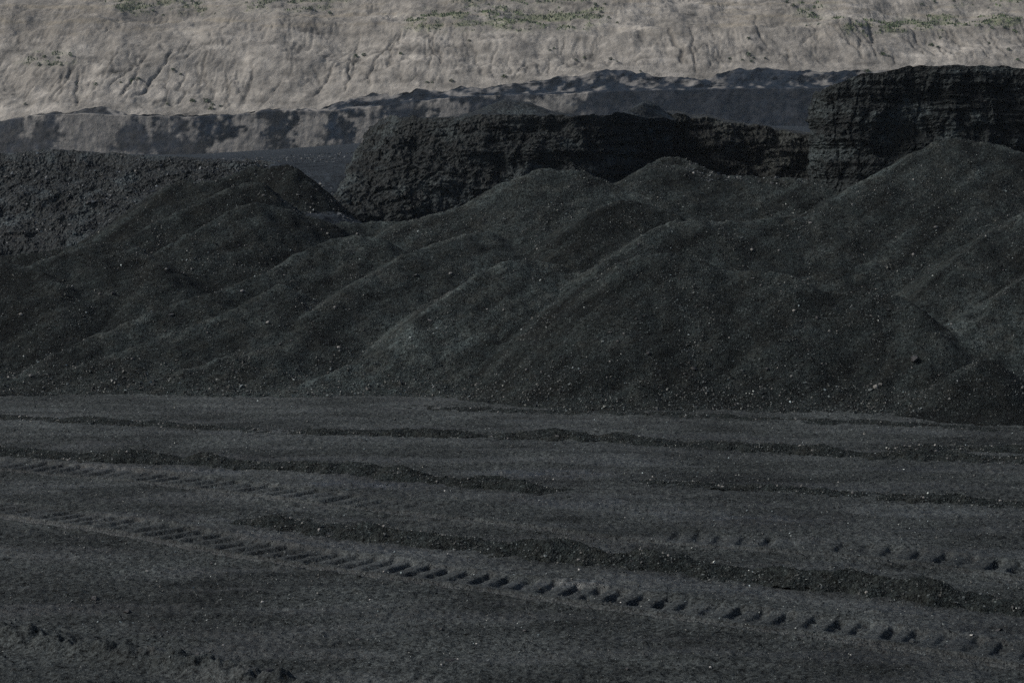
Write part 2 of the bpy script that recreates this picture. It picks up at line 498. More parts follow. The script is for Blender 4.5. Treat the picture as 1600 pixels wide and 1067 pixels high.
# ------------------------------------------------------------------ pit floor with tyre tracks
def floor_line(pts):
    a = np.array([floor_pt(px, py) for px, py in pts])
    seg = np.linalg.norm(np.diff(a, axis=0), axis=1); s = np.concatenate([[0], np.cumsum(seg)])
    q = np.linspace(0, s[-1], max(6, int(s[-1] / 0.5)))
    Q = np.stack([np.interp(q, s, a[:, k]) for k in range(2)], 1)
    for _ in range(6):
        Q[1:-1] = 0.5 * Q[1:-1] + 0.25 * (Q[:-2] + Q[2:])
    return Q

def line_sd(Q, x, y):
    """arc length and signed distance (positive = away from the camera side) to a polyline"""
    best = np.full(x.shape, 99.0); S = np.zeros(x.shape); D = np.full(x.shape, 99.0)
    s0 = 0.0
    for a, b in zip(Q[:-1], Q[1:]):
        t = b - a; L = np.hypot(*t); t = t / L
        near = (x > min(a[0], b[0]) - 2.6) & (x < max(a[0], b[0]) + 2.6) & (y > min(a[1], b[1]) - 2.6) & (y < max(a[1], b[1]) + 2.6)
        if near.any():
            xi, yi = x[near], y[near]
            u = np.clip((xi - a[0]) * t[0] + (yi - a[1]) * t[1], 0, L)
            dx, dy = xi - a[0] - u * t[0], yi - a[1] - u * t[1]
            d = np.hypot(dx, dy)
            sg = np.sign(t[0] * dy - t[1] * dx)
            upd = d < best[near]
            idx = np.flatnonzero(near)[upd] if near.ndim == 1 else None
            tmp = best[near]; tmp[upd] = d[upd]; best[near] = tmp
            tmp = S[near]; tmp[upd] = (s0 + u)[upd]; S[near] = tmp
            tmp = D[near]; tmp[upd] = (d * sg)[upd]; D[near] = tmp
        s0 += L
    return S, D, s0

TRACKS = [   # pixel polyline of the near edge of the lug row, pitch, slant at left
 ([(-250,770),(-100,785),(0,800),(130,822),(250,838),(400,866),(600,897),(800,921),(1000,950),(1200,978),(1400,1004),(1600,1034),(1800,1070)], 0.375, 0.34),
 ([(-120,722),(100,738),(200,745),(330,762),(450,780),(640,800),(830,821),(950,836),(1180,856),(1300,864),(1400,873),(1500,886),(1600,900),(1800,930)], 0.40, 0.34),
]
WINDROWS = [  # pixel polyline of the crest, half width m, height m, label
 ([(378,812),(400,806),(450,822),(520,832),(640,842),(800,860),(960,876),(1100,890),(1250,910),(1400,925),(1600,952),(1800,985)], 0.50, 0.25,
  "long thick windrow of crushed coal between the two tyre tracks", 0.55),
 ([(-200,700),(-60,706),(0,709),(150,716),(300,722),(480,731),(600,742),(700,753),(800,765),(900,775)], 0.46, 0.20,
  "dark windrow of crushed coal curving past the lugged track's start", 0.4),
 ([(440,676),(540,676),(700,679),(900,686),(1050,693),(1200,702),(1400,713),(1600,722),(1800,730)], 0.42, 0.17,
  "long flat windrow of crushed coal crossing below the heaps", 0.3),
 ([(1385,700),(1420,697),(1500,700),(1600,704),(1800,712)], 0.42, 0.20,
  "short windrow of crushed coal below the corner cone", 0.7),
 ([(-200,640),(0,650),(100,656),(220,662),(350,669),(430,673)], 0.38, 0.10,
  "thin windrow of crushed coal along the haul lane's far side", 0.3),
 ([(985,757),(1020,752),(1060,757),(1200,766),(1400,777),(1600,790),(1800,802)], 0.32, 0.12,
  "low narrow windrow of crushed coal ending in a small lump", 0.6),
 ([(640,636),(760,640),(900,643),(1050,650),(1200,656),(1400,664),(1600,672)], 0.35, 0.06,
  "thin spill line of coal along the toe of the heaps", 0.3),
]
TRL = [(floor_line(p), pitch, sl) for p, pitch, sl in TRACKS]
WRL = [(floor_line(w[0]), w[1] * 0.86, w[2] * 0.88) + w[3:] for w in WINDROWS]

ys = [21.0]
while ys[-1] < 49.0:
    ys.append(ys[-1] + 0.043 * (ys[-1] / 26.0) ** 1.4)
ys = np.array(ys)
NT_ = 720
tt = np.linspace(-1, 1, NT_) * 0.355          # x / y
ycoarse = np.concatenate([[-60, -30, -10, 0, 8, 14, 18, 20], ys, [52, 60]])
tcoarse = tt
FT, FY = np.meshgrid(tcoarse, ycoarse)
FX = FT * np.maximum(FY, 20.0)
fx, fy = FX.ravel(), FY.ravel()

def floor_height(x, y, detail=True):
    z = floor_big(x, y)
    if detail:
        # drag streaks left by the blade, slightly oblique
        a = 0.10
        u = x * math.cos(a) - y * math.sin(a); v = x * math.sin(a) + y * math.cos(a)
        z = z + 0.022 * fbm(u / 3.2, v / 0.55, seed=71, oct=3) + 0.022 * fbm(x / 0.30, y / 0.26, seed=81, oct=3)
        z = z + 0.035 * np.abs(perlin(u / 0.22, v / 0.16, seed=85)) + 0.02 * perlin(u / 0.10, v / 0.09, seed=86)
    return z

fz = floor_height(fx, fy)
smooth = 0.35 * sstep(-0.1, 0.5, fbm(fx / 4.0, fy / 0.9, seed=91, oct=3))
for (Q, pitch, sl), toff in zip(TRL, (0.0, 0.13)):
    S, D, L = line_sd(Q, fx, fy)
    m = np.abs(D) < 1.6
    s, d = S[m], D[m]
    fade = (0.55 if toff else 0.8) + (0.45 if toff else 0.2) * sstep(-0.25, 0.15, perlin(s / 3.1, 0.5, seed=101 + int(toff * 100)))
    wd = 0.78
    if toff: fade = fade * (1 - 0.72 * sstep(0.44, 0.50, s / L) * (1 - sstep(0.64, 0.70, s / L)))
    inb = sstep(-0.04, 0.03, d) * (1 - sstep(wd - 0.08, wd + 0.03, d))
    # slanted lugs on the left, blunt trapezoids on the right
    leftness = 1 - sstep(0.40, 0.62, s / L)
    ph = (s + d * (-sl * 1.0 * leftness + 0.05 * (1 - leftness)) + 0.02 * perlin(s / 0.6, d / 0.4, seed=5)) / pitch
    fr = ph - np.floor(ph)
    lugn = np.floor(ph).astype(np.int64)
    edge = 0.50 + 0.14 * (d / wd - 0.5) * (1 - leftness) + 0.16 * ((_h(lugn, lugn * 0, lugn * 0, 55) & 255) / 255.0 - 0.5)
    pit = sstep(edge - 0.09, edge + 0.05, fr) * (1 - sstep(0.86, 1.0, fr))
    lug = np.floor(ph).astype(np.int64)
    pit = pit * (0.35 + 0.65 * (_h(lug, lug * 0, lug * 0, 77) & 255) / 255.0) * (leftness + (1 - leftness) * sstep(0.10, 0.26, d))
    pit = np.clip(pit * (1 + 1.0 * fbm(s / 0.3, d / 0.3, seed=78, oct=3)), 0, 1.3)
    zz = -0.030 * inb * fade
    zz += inb * fade * (-0.072 * pit * sstep(0.0, 0.16, d) + 0.02 * (1 - pit))
    # sidewall grooves on the near side
    near = sstep(-0.40, -0.35, d) * (1 - sstep(-0.06, -0.01, d))
    zz += near * (-0.045 + 0.028 * np.cos(d * 2 * math.pi / 0.15))
    # squeezed-out rims
    zz += 0.028 * np.exp(-((d - wd - 0.10) / 0.10) ** 2) * fade + 0.03 * np.exp(-((d + 0.46) / 0.06) ** 2)
    base = floor_big(fx[m], fy[m])
    keepd = 1 - 0.65 * np.maximum(inb * fade, near)
    fz[m] = base + (fz[m] - base) * keepd + zz
    smooth[m] = np.maximum(smooth[m], 0.45 * near + 0.20 * inb * fade)
for Q, hw, H, lab, st in WRL:
    S, D, L = line_sd(Q, fx, fy)
    strip = np.exp(-((D + hw + 0.45) / 0.38) ** 2)
    smooth = np.maximum(smooth, strip * (0.6 if H > 0.15 else 0.25) * (0.4 + 0.6 * sstep(-0.2, 0.2, perlin(S / 2.5, 0.2, seed=int(H * 1000)))))
S, D, L = line_sd(floor_line([(-120,975),(0,990),(80,1003),(200,1022),(300,1040),(400,1062),(520,1095)]), fx, fy)
fz += (0.13 + 0.14 * fbm(fx / 0.3, fy / 0.3, seed=97, oct=4)) * np.exp(-(D / 0.24) ** 2) - 0.04 * np.exp(-((D + 0.5) / 0.25) ** 2)
FV = np.stack([fx, fy, fz], 1)
# wide apron so that the floor goes on past the frame
nrf, ncf = FT.shape
for px, py, lx, ly, v_ in ((850, 741, 1.3, 0.45, 1.0), (560, 759, 1.5, 0.35, 0.9), (1180, 812, 1.6, 0.5, 0.6), (920, 912, 1.6, 0.3, 0.7), (1030, 800, 1.5, 0.4, 0.5), (1450, 800, 2.0, 0.4, 0.5)):
    a_, b_ = floor_pt(px, py)
    gq = v_ * np.exp(-((fx - a_) / lx) ** 2 - ((fy - b_ + 0.08 * (fx - a_)) / ly) ** 2) * (0.55 + 0.9 * sstep(-0.3, 0.3, fbm(fx / 0.5, fy / 0.3, seed=96, oct=3)))
    smooth = np.maximum(smooth, np.clip(gq, 0, 1.2))
lane = sstep(36.5, 40.0, fy + 0.5 * perlin(fx / 6, fy / 2, seed=98))
ftone = 0.92 + 0.22 * lane + 0.6 * fbm(fx / 3.0, fy / 2.2, seed=99, oct=5)
me = mesh_np("pit_floor", FV, grid_quads(nrf, ncf), M_FLOOR, colors=np.clip(ftone, 0.4, 1.8)[:, None] * np.ones((1, 3)), extra={"smoothed": smooth})
link("pit_floor", me, kind="structure")

def floor_z_near(x, y):
    """floor grid height by nearest vertex"""
    j = np.clip(np.searchsorted(ycoarse, y), 1, len(ycoarse) - 1)
    j = np.where(np.abs(ycoarse[j - 1] - y) < np.abs(ycoarse[j] - y), j - 1, j)
    t = x / np.maximum(ycoarse[j], 20.0)
    i = np.clip(np.round((t - tcoarse[0]) / (tcoarse[1] - tcoarse[0])).astype(int), 0, ncf - 1)
    return fz.reshape(nrf, ncf)[j, i]

# ground sheet on both sides and behind the camera
def slab(name, xs, ys_, zf, mat, kind="structure"):
    A, B = np.meshgrid(np.array(xs, float), np.array(ys_, float))
    me = mesh_np(name, np.stack([A, B, zf(A, B)], -1), grid_quads(*A.shape), mat, colors=np.full((A.size, 3), 1.0))
    return link(name, me, kind=kind)
slab("mine_ground", np.linspace(-260, 260, 60), np.concatenate([np.linspace(-60, 46, 24), np.linspace(50, 300, 40)]),
     lambda x, y: -0.7 - 0.3 * np.abs(perlin(x / 9, y / 9, seed=3)) + 0 * x, M_BENCH)

# ------------------------------------------------------------------ windrows
wind_surf = []
for Q, hw, H, lab, stone in WRL:
    seg = np.linalg.norm(np.diff(Q, axis=0), axis=1); s = np.concatenate([[0], np.cumsum(seg)])
    L = s[-1]
    n = int(L / 0.05)
    q = np.linspace(0, L, n)
    cxy = np.stack([np.interp(q, s, Q[:, k]) for k in range(2)], 1)
    tg = np.gradient(cxy, axis=0); tg /= np.linalg.norm(tg, axis=1, keepdims=True)
    nm = np.stack([-tg[:, 1], tg[:, 0]], 1)
    d = np.linspace(-1.25, 1.25, 24) * hw
    SQ, DD = np.meshgrid(q, d, indexing='ij')
    Xw = cxy[:, 0:1] + nm[:, 0:1] * DD; Yw = cxy[:, 1:2] + nm[:, 1:2] * DD
    wob = 0.12 * fbm(SQ / 0.8, 0.3, seed=111, oct=3) + 0.16 * fbm(Xw / 0.35, Yw / 0.5, seed=112, oct=3)
    amp = (0.85 + 1.0 * fbm(SQ / 1.8, 0.7, seed=121, oct=3)) * sstep(0, 0.9, SQ) * (1 - sstep(L - 1.5, L, SQ))
    a = np.abs(DD + wob) / hw
    prof = np.clip(1.12 - a - 0.12 * (1 - np.clip(a, 0, 1)), 0, 1)
    f1, f2, idd = worley(Xw / 0.13, Yw / 0.13, 0 * Xw, seed=9)
    lump = 0.045 * (0.5 - f1) + 0.03 * fbm(Xw / 0.25, Yw / 0.25, seed=131, oct=3) + 0.05 * fbm(Xw / 0.7, Yw / 0.7, seed=133, oct=2)
    h = H * np.clip(amp, 0.0, 1.6) * prof + lump * np.clip(prof * 5, 0, 1) * (0.35 + H * 2.6)
    Zw = floor_big(Xw, Yw) + h - 0.05 * (1 - np.clip(prof * 6, 0, 1)) - 0.07 * (a > 1.12)
    me = mesh_np("windrow", np.stack([Xw, Yw, Zw], -1), grid_quads(n, 24), M_LOOSE, colors=np.full((Xw.size, 3), 0.8))
    link("windrow", me, label=lab, cat="windrow", group="low ridges of crushed coal on the pit floor")
    wind_surf.append((Xw, Yw, Zw, prof, stone, hw, H))

# ------------------------------------------------------------------ cut coal cliffs
def wide(a, n=61):
    return np.convolve(np.pad(a, n // 2, mode='edge'), np.hanning(n + 2)[1:-1] / np.hanning(n + 2)[1:-1].sum(), mode='valid')

def cliff(name, cols, nu, nv, amp, seed, top_back, tops=None, tint=(1, 1, 1), strata=0.16, rub=0.0, ntop=14):
    c = np.array(cols, float)        # px_top, py_top, Y_top, px_base, py_base, Y_base
    T = np.stack(W(c[:, 0], c[:, 1], c[:, 2]), 1); B = np.stack(W(c[:, 3], c[:, 4], c[:, 5]), 1)
    s = np.concatenate([[0], np.cumsum(np.linalg.norm(np.diff(T, axis=0), axis=1) + 0.3 * np.linalg.norm(np.diff(B, axis=0), axis=1))])
    q = np.linspace(0, s[-1], nu)
    T = np.stack([np.interp(q, s, T[:, k]) for k in range(3)], 1); B = np.stack([np.interp(q, s, B[:, k]) for k in range(3)], 1)
    B[:, 2] -= 0.7
    v = np.linspace(0, 1, nv)[:, None, None]
    P = B[None] * (1 - v) + T[None] * v
    du = np.gradient(P, axis=1); dv = np.gradient(P, axis=0)
    N = np.cross(du, dv); N /= np.linalg.norm(N, axis=-1, keepdims=True) + 1e-9
    x, y, z = P[..., 0], P[..., 1], P[..., 2]
    vv = v[..., 0] + 0 * x
    wxx = x + 0.25 * fbm(x / 0.8, y / 0.8, z / 0.8, seed=seed + 1, oct=3); wzz = z + 0.25 * fbm(x / 0.8, y / 0.8, z / 0.8, seed=seed + 2, oct=3)
    d = 0.45 * fbm(x / 2.3, y / 2.3, z / 3.6, seed=seed, oct=3)
    joint = 0.24 * fbm(wxx / 0.75, y / 0.75, z / 2.6, seed=seed + 10, oct=3) + 0.10 * fbm(wxx / 0.5, y / 0.5, wzz / 0.5, seed=seed + 14, oct=3)
    st_ = np.round(joint / 0.11) * 0.11
    d += 0.65 * st_ + 0.35 * joint
    d += 1.5 * strata * np.round(4 * perlin(x / 5, y / 5, (z + 0.35 * (wzz - z)) / 0.40, seed=seed + 8)) / 4 + 0.7 * strata * np.round(3 * perlin(x / 2, y / 2, z / 0.17, seed=seed + 9)) / 3
    d += (0.055 + rub) * fbm(wxx / 0.2, y / 0.2, wzz / 0.22, seed=seed + 11, oct=3, gain=0.65)
    if rub:
        fa, e = facets(wxx / 0.36, y / 0.36, wzz / 0.30, seed + 6)
        d += rub * 2.0 * np.clip(fa, 0.0, 1)
    crack = np.abs(perlin(wxx / 1.1 + 0.15 * z, y / 1.1, z / 4.5, seed=seed + 3))
    d -= 0.12 * np.clip(0.04 - crack, 0, 1) / 0.04
    d *= amp * (0.35 + 0.65 * sstep(0, 0.12, 1 - vv))
    P = P + N * d[..., None]
    # crumbling top edge, then the top surface going back
    P[-1, :, 2] += 0.10 * fbm(q / 0.8, 0.4, seed=seed + 9, oct=4)
    edge = P[-1]
    edge_s = np.stack([wide(edge[:, k], 41) for k in range(3)], 1)
    rows = [P]
    tb = np.array([0.05, 0.15, 0.3, 0.5, 0.8, 1.2, 1.7, 2.4, 3.2, 4.2, 5.5, 7, 9, 12, 16, 20])[:ntop]
    for t in tb:
        mixw = math.exp(-t / 0.35); R = edge * mixw + edge_s * (1 - mixw); edge_y = R[:, 1].copy(); edge_z = R[:, 2].copy(); R[:, 1] += t; R[:, 0] *= R[:, 1] / edge_y
        R[:, 2] = edge_z + top_back(R[:, 0], R[:, 1], t) + 0.05 * fbm(R[:, 0] / 0.5, R[:, 1] / 0.5, seed=seed + 12, oct=3)
        rows.append(R[None])
    V = np.concatenate(rows, 0)
    col = np.ones((V.shape[0], V.shape[1], 3)) * np.array(tint)
    bright = 0.85 + 1.3 * sstep(0.05, 0.5, fbm(V[..., 0] / 1.3, V[..., 1] / 1.3, V[..., 2] / 0.9, seed=seed + 15, oct=3))
    col = col * bright[..., None]
    me = mesh_np(name, V, grid_quads(V.shape[0], nu), M_ROCK, colors=col.reshape(-1, 3), smooth=False)
    return link(name, me, kind="structure"), V

def tb_block(x, y, t):
    px = 800 + F * x / y
    m1 = 0.62 * np.exp(-((px - 800) / 62) ** 2) * sstep(0.2, 2.0, t) * np.exp(-((t - 3) / 4) ** 2)
    m2 = 0.65 * np.exp(-((px - 1012) / 30) ** 2) * sstep(0.1, 1.5, t) * np.exp(-((t - 2) / 3.0) ** 2)
    return m1 + m2 - 0.03 * t
cliff("cut_coal_block", [
  (604,190,84,556,238,84),(598,188,76,546,252,75),(591,188,69,516,292,66),(596,187,64.2,490,342,58.8),(618,183,63.2,530,352,58.6),(650,181,62.7,590,356,58.8),(700,182,62.4,660,352,59.4),(800,180,62.2,780,345,60.2),
  (900,181,62.4,880,330,60.6),(960,178,63.0,950,300,61.6),(1000,182,63.8,1000,290,62.8),(1060,187,65.5,1050,275,64.6)],
  700, 120, 0.6, 200, tb_block)
cliff("brown_coal_face", [
  (1020,178,66.4,1015,275,65.2),(1060,181,66.6,1060,268,65.4),(1110,188,66.9,1110,262,65.6),(1180,196,67.2,1180,258,65.8),(1255,209,67.2,1255,258,66.0),(1340,216,67.2,1340,258,66.0)],
  260, 60, 0.75, 300, lambda x, y, t: 0.012 * t * (1 - sstep(1100, 1200, 800 + F * x / y)), tint=(1.15, 0.98, 0.85))
cliff("cut_coal_cliff", [
  (1290,160,80,1290,300,80),(1276,152,66,1270,290,64),(1272,150,59.0,1266,300,58.0),(1290,136,58.2,1288,312,57.4),(1345,117,57.9,1340,315,56.9),(1425,104,57.9,1430,300,56.9),
  (1520,102,57.9,1520,290,56.9),(1600,106,58,1610,290,57),(1700,108,58,1700,300,57),(1850,112,58,1850,310,57)],
  680, 140, 0.65, 400, lambda x, y, t: -0.02 * t)
_, BANKV = cliff("rubbly_bank", [
  (-320,236,73,-320,420,65.0),(-150,236,73,-150,408,65.3),(0,239,73,0,400,65.6),(70,234,73,80,392,65.8),(150,237,73,170,372,66.0),(220,243,72.6,240,350,66.3),(280,246,72.3,300,325,67.0),(350,250,72,360,298,68.0),(430,254,71.6,430,275,69.5)],
  560, 130, 0.5, 500, lambda x, y, t: -0.022 * t, strata=0.04, rub=0.03, tint=(1.15, 1.17, 1.22))

# bench surface behind the cut edge, down to the far face
def bench_z(x, y):
    px = 800 + F * x / y
    zfar = 7 + (185 - np.interp(px, [-300, 0, 300, 420, 560, 700, 900, 1300, 1900], [236, 241, 241, 234, 224, 205, 197, 197, 197])) / F * 300
    znear = np.interp(px, [-300, 250, 420, 560, 700, 1300, 1900], [5.0, 5.1, 5.2, 5.25, 5.2, 5.6, 5.6])
    t = np.clip((y - 72) / 228, 0, 1)
    z = znear + (zfar - znear) * t
    return z + 0.10 * fbm(x / 4, y / 4, seed=600, oct=4) - np.clip(72 - y, 0, 8) * 0.078
bys = np.concatenate([np.arange(65.8, 90, 0.25), np.arange(90, 140, 0.8), np.arange(140, 312, 2.2)])
bt = np.linspace(-0.42, 0.42, 230)
BT, BY = np.meshgrid(bt, bys)
BX = BT * BY
bz = bench_z(BX, BY)
pxb = 800 + F * BX / BY
# keep the bench under the block, under the bank edge and behind the right cliff
low = (1 - sstep(330, 440, pxb)) * (BY < 75) + (pxb > 560) * (BY < 92)
bz = bz - 0.45 * (1 - sstep(65.9, 67.6, BY))
bz = np.where(low > 0.05, bz - 2.6 * np.clip(low, 0, 1), bz)
me = mesh_np("mine_bench", np.stack([BX, BY, bz], -1), grid_quads(*BX.shape), M_BENCH)
link("mine_bench", me, kind="structure")

# ------------------------------------------------------------------ far seam face and hillside
def ip(px, pts):
    p = np.array(pts, float); return np.interp(px, p[:, 0], p[:, 1])
LOWTOP = [(-400,196),(-100,192),(0,190),(50,181),(100,178),(150,178),(200,181),(300,183),(370,180),(420,173),(500,174),(560,170),(640,160),(720,152),(800,149),(880,148),(960,143),(1100,140),(1260,138),(1400,138),(2000,138)]
UPTOP = [(-400,196),(-100,191),(0,189),(50,180),(100,176),(145,168),(165,169),(200,179),(300,181),(370,177),(420,171),(500,171),(520,162),(550,153),(580,147),(610,149),(650,141),(690,144),(720,137),(760,139),(800,131),(850,127),(880,120),(910,121),(950,109),(980,112),(1010,118),(1060,124),(1110,126),(1140,113),(1165,109),(1200,110),(1240,112),(1280,114),(1340,112),(1600,112),(2000,115)]
FX0 = np.linspace(-116, 122, 960)
fpx = 800 + F * FX0 / 301.0
Yw0 = 300 + 0.5 * fbm(FX0 / 18, 0.3, seed=701, oct=2) + 0.06 * fbm(FX0 / 3, 0.7, seed=702, oct=3)
def zpy(py, Y): return 7 + (185 - py) / F * Y
zb = bench_z(FX0, np.full_like(FX0, 299.0)) - 1.2
z1 = zpy(ip(fpx, LOWTOP), 300) + 0.25 * fbm(FX0 / 2.5, 0.1, seed=703, oct=3)
z2 = zpy(ip(fpx, UPTOP), 308) + 0.4 * fbm(FX0 / 2.0, 0.4, seed=704, oct=3)
z2 = np.maximum(z2, z1 + 0.05)
rows, vpos = [], []
NV = 34
for k in range(NV):
    v = k / (NV - 1)
    z = zb + (z1 - zb) * v
    rows.append(np.stack([FX0, Yw0 + 2.2 * v, z], 1)); vpos.append(v + 0 * FX0)
NU = 30
for k in range(1, NU + 1):
    v = k / NU
    dz = (z2 - z1)
    rows.append(np.stack([FX0, Yw0 + 2.2 + 1.2 * min(1, v * 5) + (dz * 1.1 + 0.4) * v, z1 + dz * v ** 1.1], 1)); vpos.append(1 + v + 0 * FX0)
FV = np.stack(rows); VP = np.stack(vpos)
x, y, z = FV[..., 0], FV[..., 1], FV[..., 2]
flut = 0.15 * np.abs(perlin(x / 1.3, 0.4, z / 4, seed=711)) + 0.30 * fbm(x / 1.1, 0.1, z / 1.3, seed=712, oct=4)
up = VP > 1.0
bump = 0.9 * fbm(x / 3.2, y / 3.2, z / 3.0, seed=713, oct=4)
flut = flut * np.where(fpx > 900, 0.22, 0.30)[None]
FV[..., 1] -= np.where(up, bump * sstep(1.0, 1.3, VP) * (1 - sstep(1.85, 2.0, VP)), flut) + 0.0
FPX, FPY = PX(FV[..., 0], FV[..., 1], FV[..., 2])
coal = np.array([0.0070, 0.0128, 0.0225]); loam = np.array([0.22, 0.209, 0.193]); pale = np.array([0.24, 0.23, 0.21])
nx = fbm(x / 3.0, 0.5, z / 4.5, seed=721, oct=5, gain=0.6)
n3 = fbm(x / 2.5, y / 2.5, z / 2.0, seed=722, oct=4)
n6 = fbm(x / 0.9, y / 0.9, z / 0.9, seed=723, oct=3)
def box(px0, px1, py0, py1, s=5):
    jx = FPX + 20 * n3 + 14 * n6; jy = FPY + 9 * n3 + 8 * n6
    return sstep(px0 - s, px0 + s, jx) * (1 - sstep(px1 - s, px1 + s, jx)) * sstep(py0 - s, py0 + s, jy) * (1 - sstep(py1 - s, py1 + s, jy))
m = 0.10 + 0.75 * sstep(0.0, 0.5, 0.45 * nx + 0.85 * n3)                      # loam amount, lower face
m = np.where(FPX < 560, m, m * 0.42)
for b, val in (((92, 205, 176, 250), 0.95), ((325, 415, 186, 260), 0.85), ((455, 496, 180, 260), 0.95), ((556, 600, 183, 260), 0.85),
               ((-300, -60, 190, 250), 0.6), ((685, 732, 160, 190), 0.75)):
    w = box(*b); m = m * (1 - w) + val * w
for b, val in (((296, 372, 176, 214), 0.02), ((415, 455, 172, 222), 0.04), ((497, 556, 168, 222), 0.03), ((170, 300, 196, 240), 0.18), ((940, 1280, 140, 220), 0.06),
               ((-20, 90, 176, 240), 0.22)):
    w = box(*b); m = m * (1 - w) + val * w
mu = sstep(-0.12, 0.30, n3 + 0.15 * nx + 0.25 * (VP - 1.75))      # upper mounds
mu = np.where(FPX < 520, 0.8 * mu + 0.1, mu * 0.55)
w = box(1140, 1262, 105, 140, 6); mu = mu * (1 - w * 0.9)
w = box(940, 1010, 106, 126, 6); mu = mu * (1 - w * 0.9)
spill = sstep(0.05, 0.35, fbm(x / 5.0, 0.2, z / 5.0, seed=731, oct=4) + 0.45 * (np.clip(VP, 0, 1) - 0.8) + 0.3 * n6)
m = np.maximum(m, 0.85 * spill * sstep(0.3, 0.6, VP) * np.where(FPX < 950, 1.0, 0.25))
m = np.where(FPX > 935, 0.05 + 0.06 * sstep(0, 0.5, n3), m)
m = np.where(up, mu, m)
m = np.clip(m + 0.35 * n6 * (0.2 + m), 0, 1)[..., None]
fcol = coal * np.clip(1 + 1.3 * n3 * np.where(FPX < 900, 1, 0.3), 0.45, 2.2)[..., None] * (1 - m) + loam * m
w = (box(832, 894, 153, 173, 4) * (0.6 + 0.6 * n3))[..., None]
fcol = fcol * (1 - w) + pale * w
me = mesh_np("far_seam_face", FV, grid_quads(*VP.shape), M_SEAM, colors=fcol.reshape(-1, 3))
link("far_seam_face", me, kind="structure")

# hillside above it
hx = FX0
yraw = FV[-1, :, 1]; zraw = FV[-1, :, 2]
ytop0 = wide(yraw); ztop0 = wide(zraw)
ht = np.concatenate([np.arange(0, 46, 0.36), np.arange(46, 130, 2.0)])
HT, HX = np.meshgrid(ht, hx, indexing='ij')
hpx = 800 + F * HX / 322.0
yb = HT + ytop0[None] + (yraw - ytop0)[None] * np.exp(-HT / 0.8)
bench_el = ip(hpx, [(-400, 21), (0, 22), (120, 24.5), (340, 26), (520, 24.5), (800, 24), (960, 22.5), (1150, 22.5), (1600, 24.5), (2000, 25)]) + 0.9 * fbm(HX / 12, 0.3, seed=801, oct=3)
slope1 = 0.60 + 0.04 * fbm(HX / 30, 0.9, seed=802, oct=1)
z = ztop0[None] + slope1 * HT
tb_ = np.maximum((bench_el - ztop0[None]) / slope1, 2.0)
over = np.maximum(HT - tb_, 0)
z = np.where(over > 0, ztop0[None] + slope1 * tb_ + 0.16 * np.minimum(over, 7) + 0.46 * np.maximum(over - 7, 0), z)
# soft brow at the bench edge
z += 0.5 * np.exp(-((HT - tb_) / 1.6) ** 2)
big = 2.6 * fbm(HX / 26, yb / 26, seed=811, oct=3) * sstep(0, 8, HT)
sm = 0.55 * fbm(HX / 4, yb / 7, seed=812, oct=4) * sstep(0, 2.5, HT) + 0.12 * fbm(HX / 1.2, yb / 1.2, seed=813, oct=3)
rill = -0.03 * np.clip(0.16 - np.abs(perlin((HX + 1.2 * perlin(HX / 9, yb / 9, seed=815)) / 1.9, yb / 22, seed=814)), 0, 1) / 0.16 * sstep(-0.15, 0.25, fbm(HX / 11, yb / 9, seed=816, oct=2))
z = z + big + sm + rill * sstep(0.5, 2, HT) + (zraw - ztop0)[None] * np.exp(-HT / 0.8)
fine = np.abs(perlin((HX + 0.8 * perlin(HX / 5, yb / 5, seed=841)) / 0.9, yb / 9, seed=842))
mid = np.abs(perlin((HX + 1.6 * perlin(HX / 6, yb / 5, seed=846) + 0.5 * perlin(HX / 1.5, yb / 1.5, seed=848)) / 2.6, yb / 8, seed=847))
mmask = sstep(-0.1, 0.25, fbm(HX / 13, yb / 9, seed=849, oct=3)) * sstep(0.5, 3, HT) * (1 - sstep(-2, 2, HT - tb_))
z = z - 0.26 * mmask * np.clip(0.09 - mid, 0, 1) / 0.09
fmask = sstep(-0.05, 0.3, fbm(HX / 9, yb / 12, seed=843, oct=3)) * sstep(1, 4, HT)
z = z - 0.2 * fmask * np.clip(0.14 - fine, 0, 1) / 0.14
ledge = np.abs(perlin(HX / 30 + 0.3 * perlin(HX / 6, yb / 6, seed=845), yb / 3.2, seed=844))
z = z - 0.35 * np.clip(0.10 - ledge, 0, 1) / 0.10 * sstep(-1, 3, HT - tb_)
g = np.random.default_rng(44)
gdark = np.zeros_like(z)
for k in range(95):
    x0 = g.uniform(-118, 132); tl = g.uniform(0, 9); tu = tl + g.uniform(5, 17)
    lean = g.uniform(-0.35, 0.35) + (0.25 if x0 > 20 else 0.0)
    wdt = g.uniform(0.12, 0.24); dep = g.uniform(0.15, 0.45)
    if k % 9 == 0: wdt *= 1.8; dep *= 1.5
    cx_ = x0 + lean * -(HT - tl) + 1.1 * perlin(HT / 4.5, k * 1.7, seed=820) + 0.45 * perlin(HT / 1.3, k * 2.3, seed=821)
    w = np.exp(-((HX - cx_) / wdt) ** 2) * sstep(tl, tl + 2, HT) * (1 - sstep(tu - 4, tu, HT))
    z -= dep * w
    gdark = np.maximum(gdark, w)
HPX, HPY = PX(HX, yb, z)
base = np.array([0.198, 0.187, 0.169])
n1 = fbm(HX / 14, z / 5, seed=831, oct=4); n2 = fbm(HX / 5, z / 1.3, seed=832, oct=4); n4 = fbm(HX / 1.6, yb / 1.6, seed=833, oct=3)
n5 = fbm(HX / 0.6, yb / 0.6, seed=834, oct=2)
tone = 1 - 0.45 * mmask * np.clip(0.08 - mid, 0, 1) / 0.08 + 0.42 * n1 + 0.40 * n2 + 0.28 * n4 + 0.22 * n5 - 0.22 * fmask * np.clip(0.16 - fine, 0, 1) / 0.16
hc = base * tone[..., None]
brown = np.array([0.128, 0.117, 0.101])
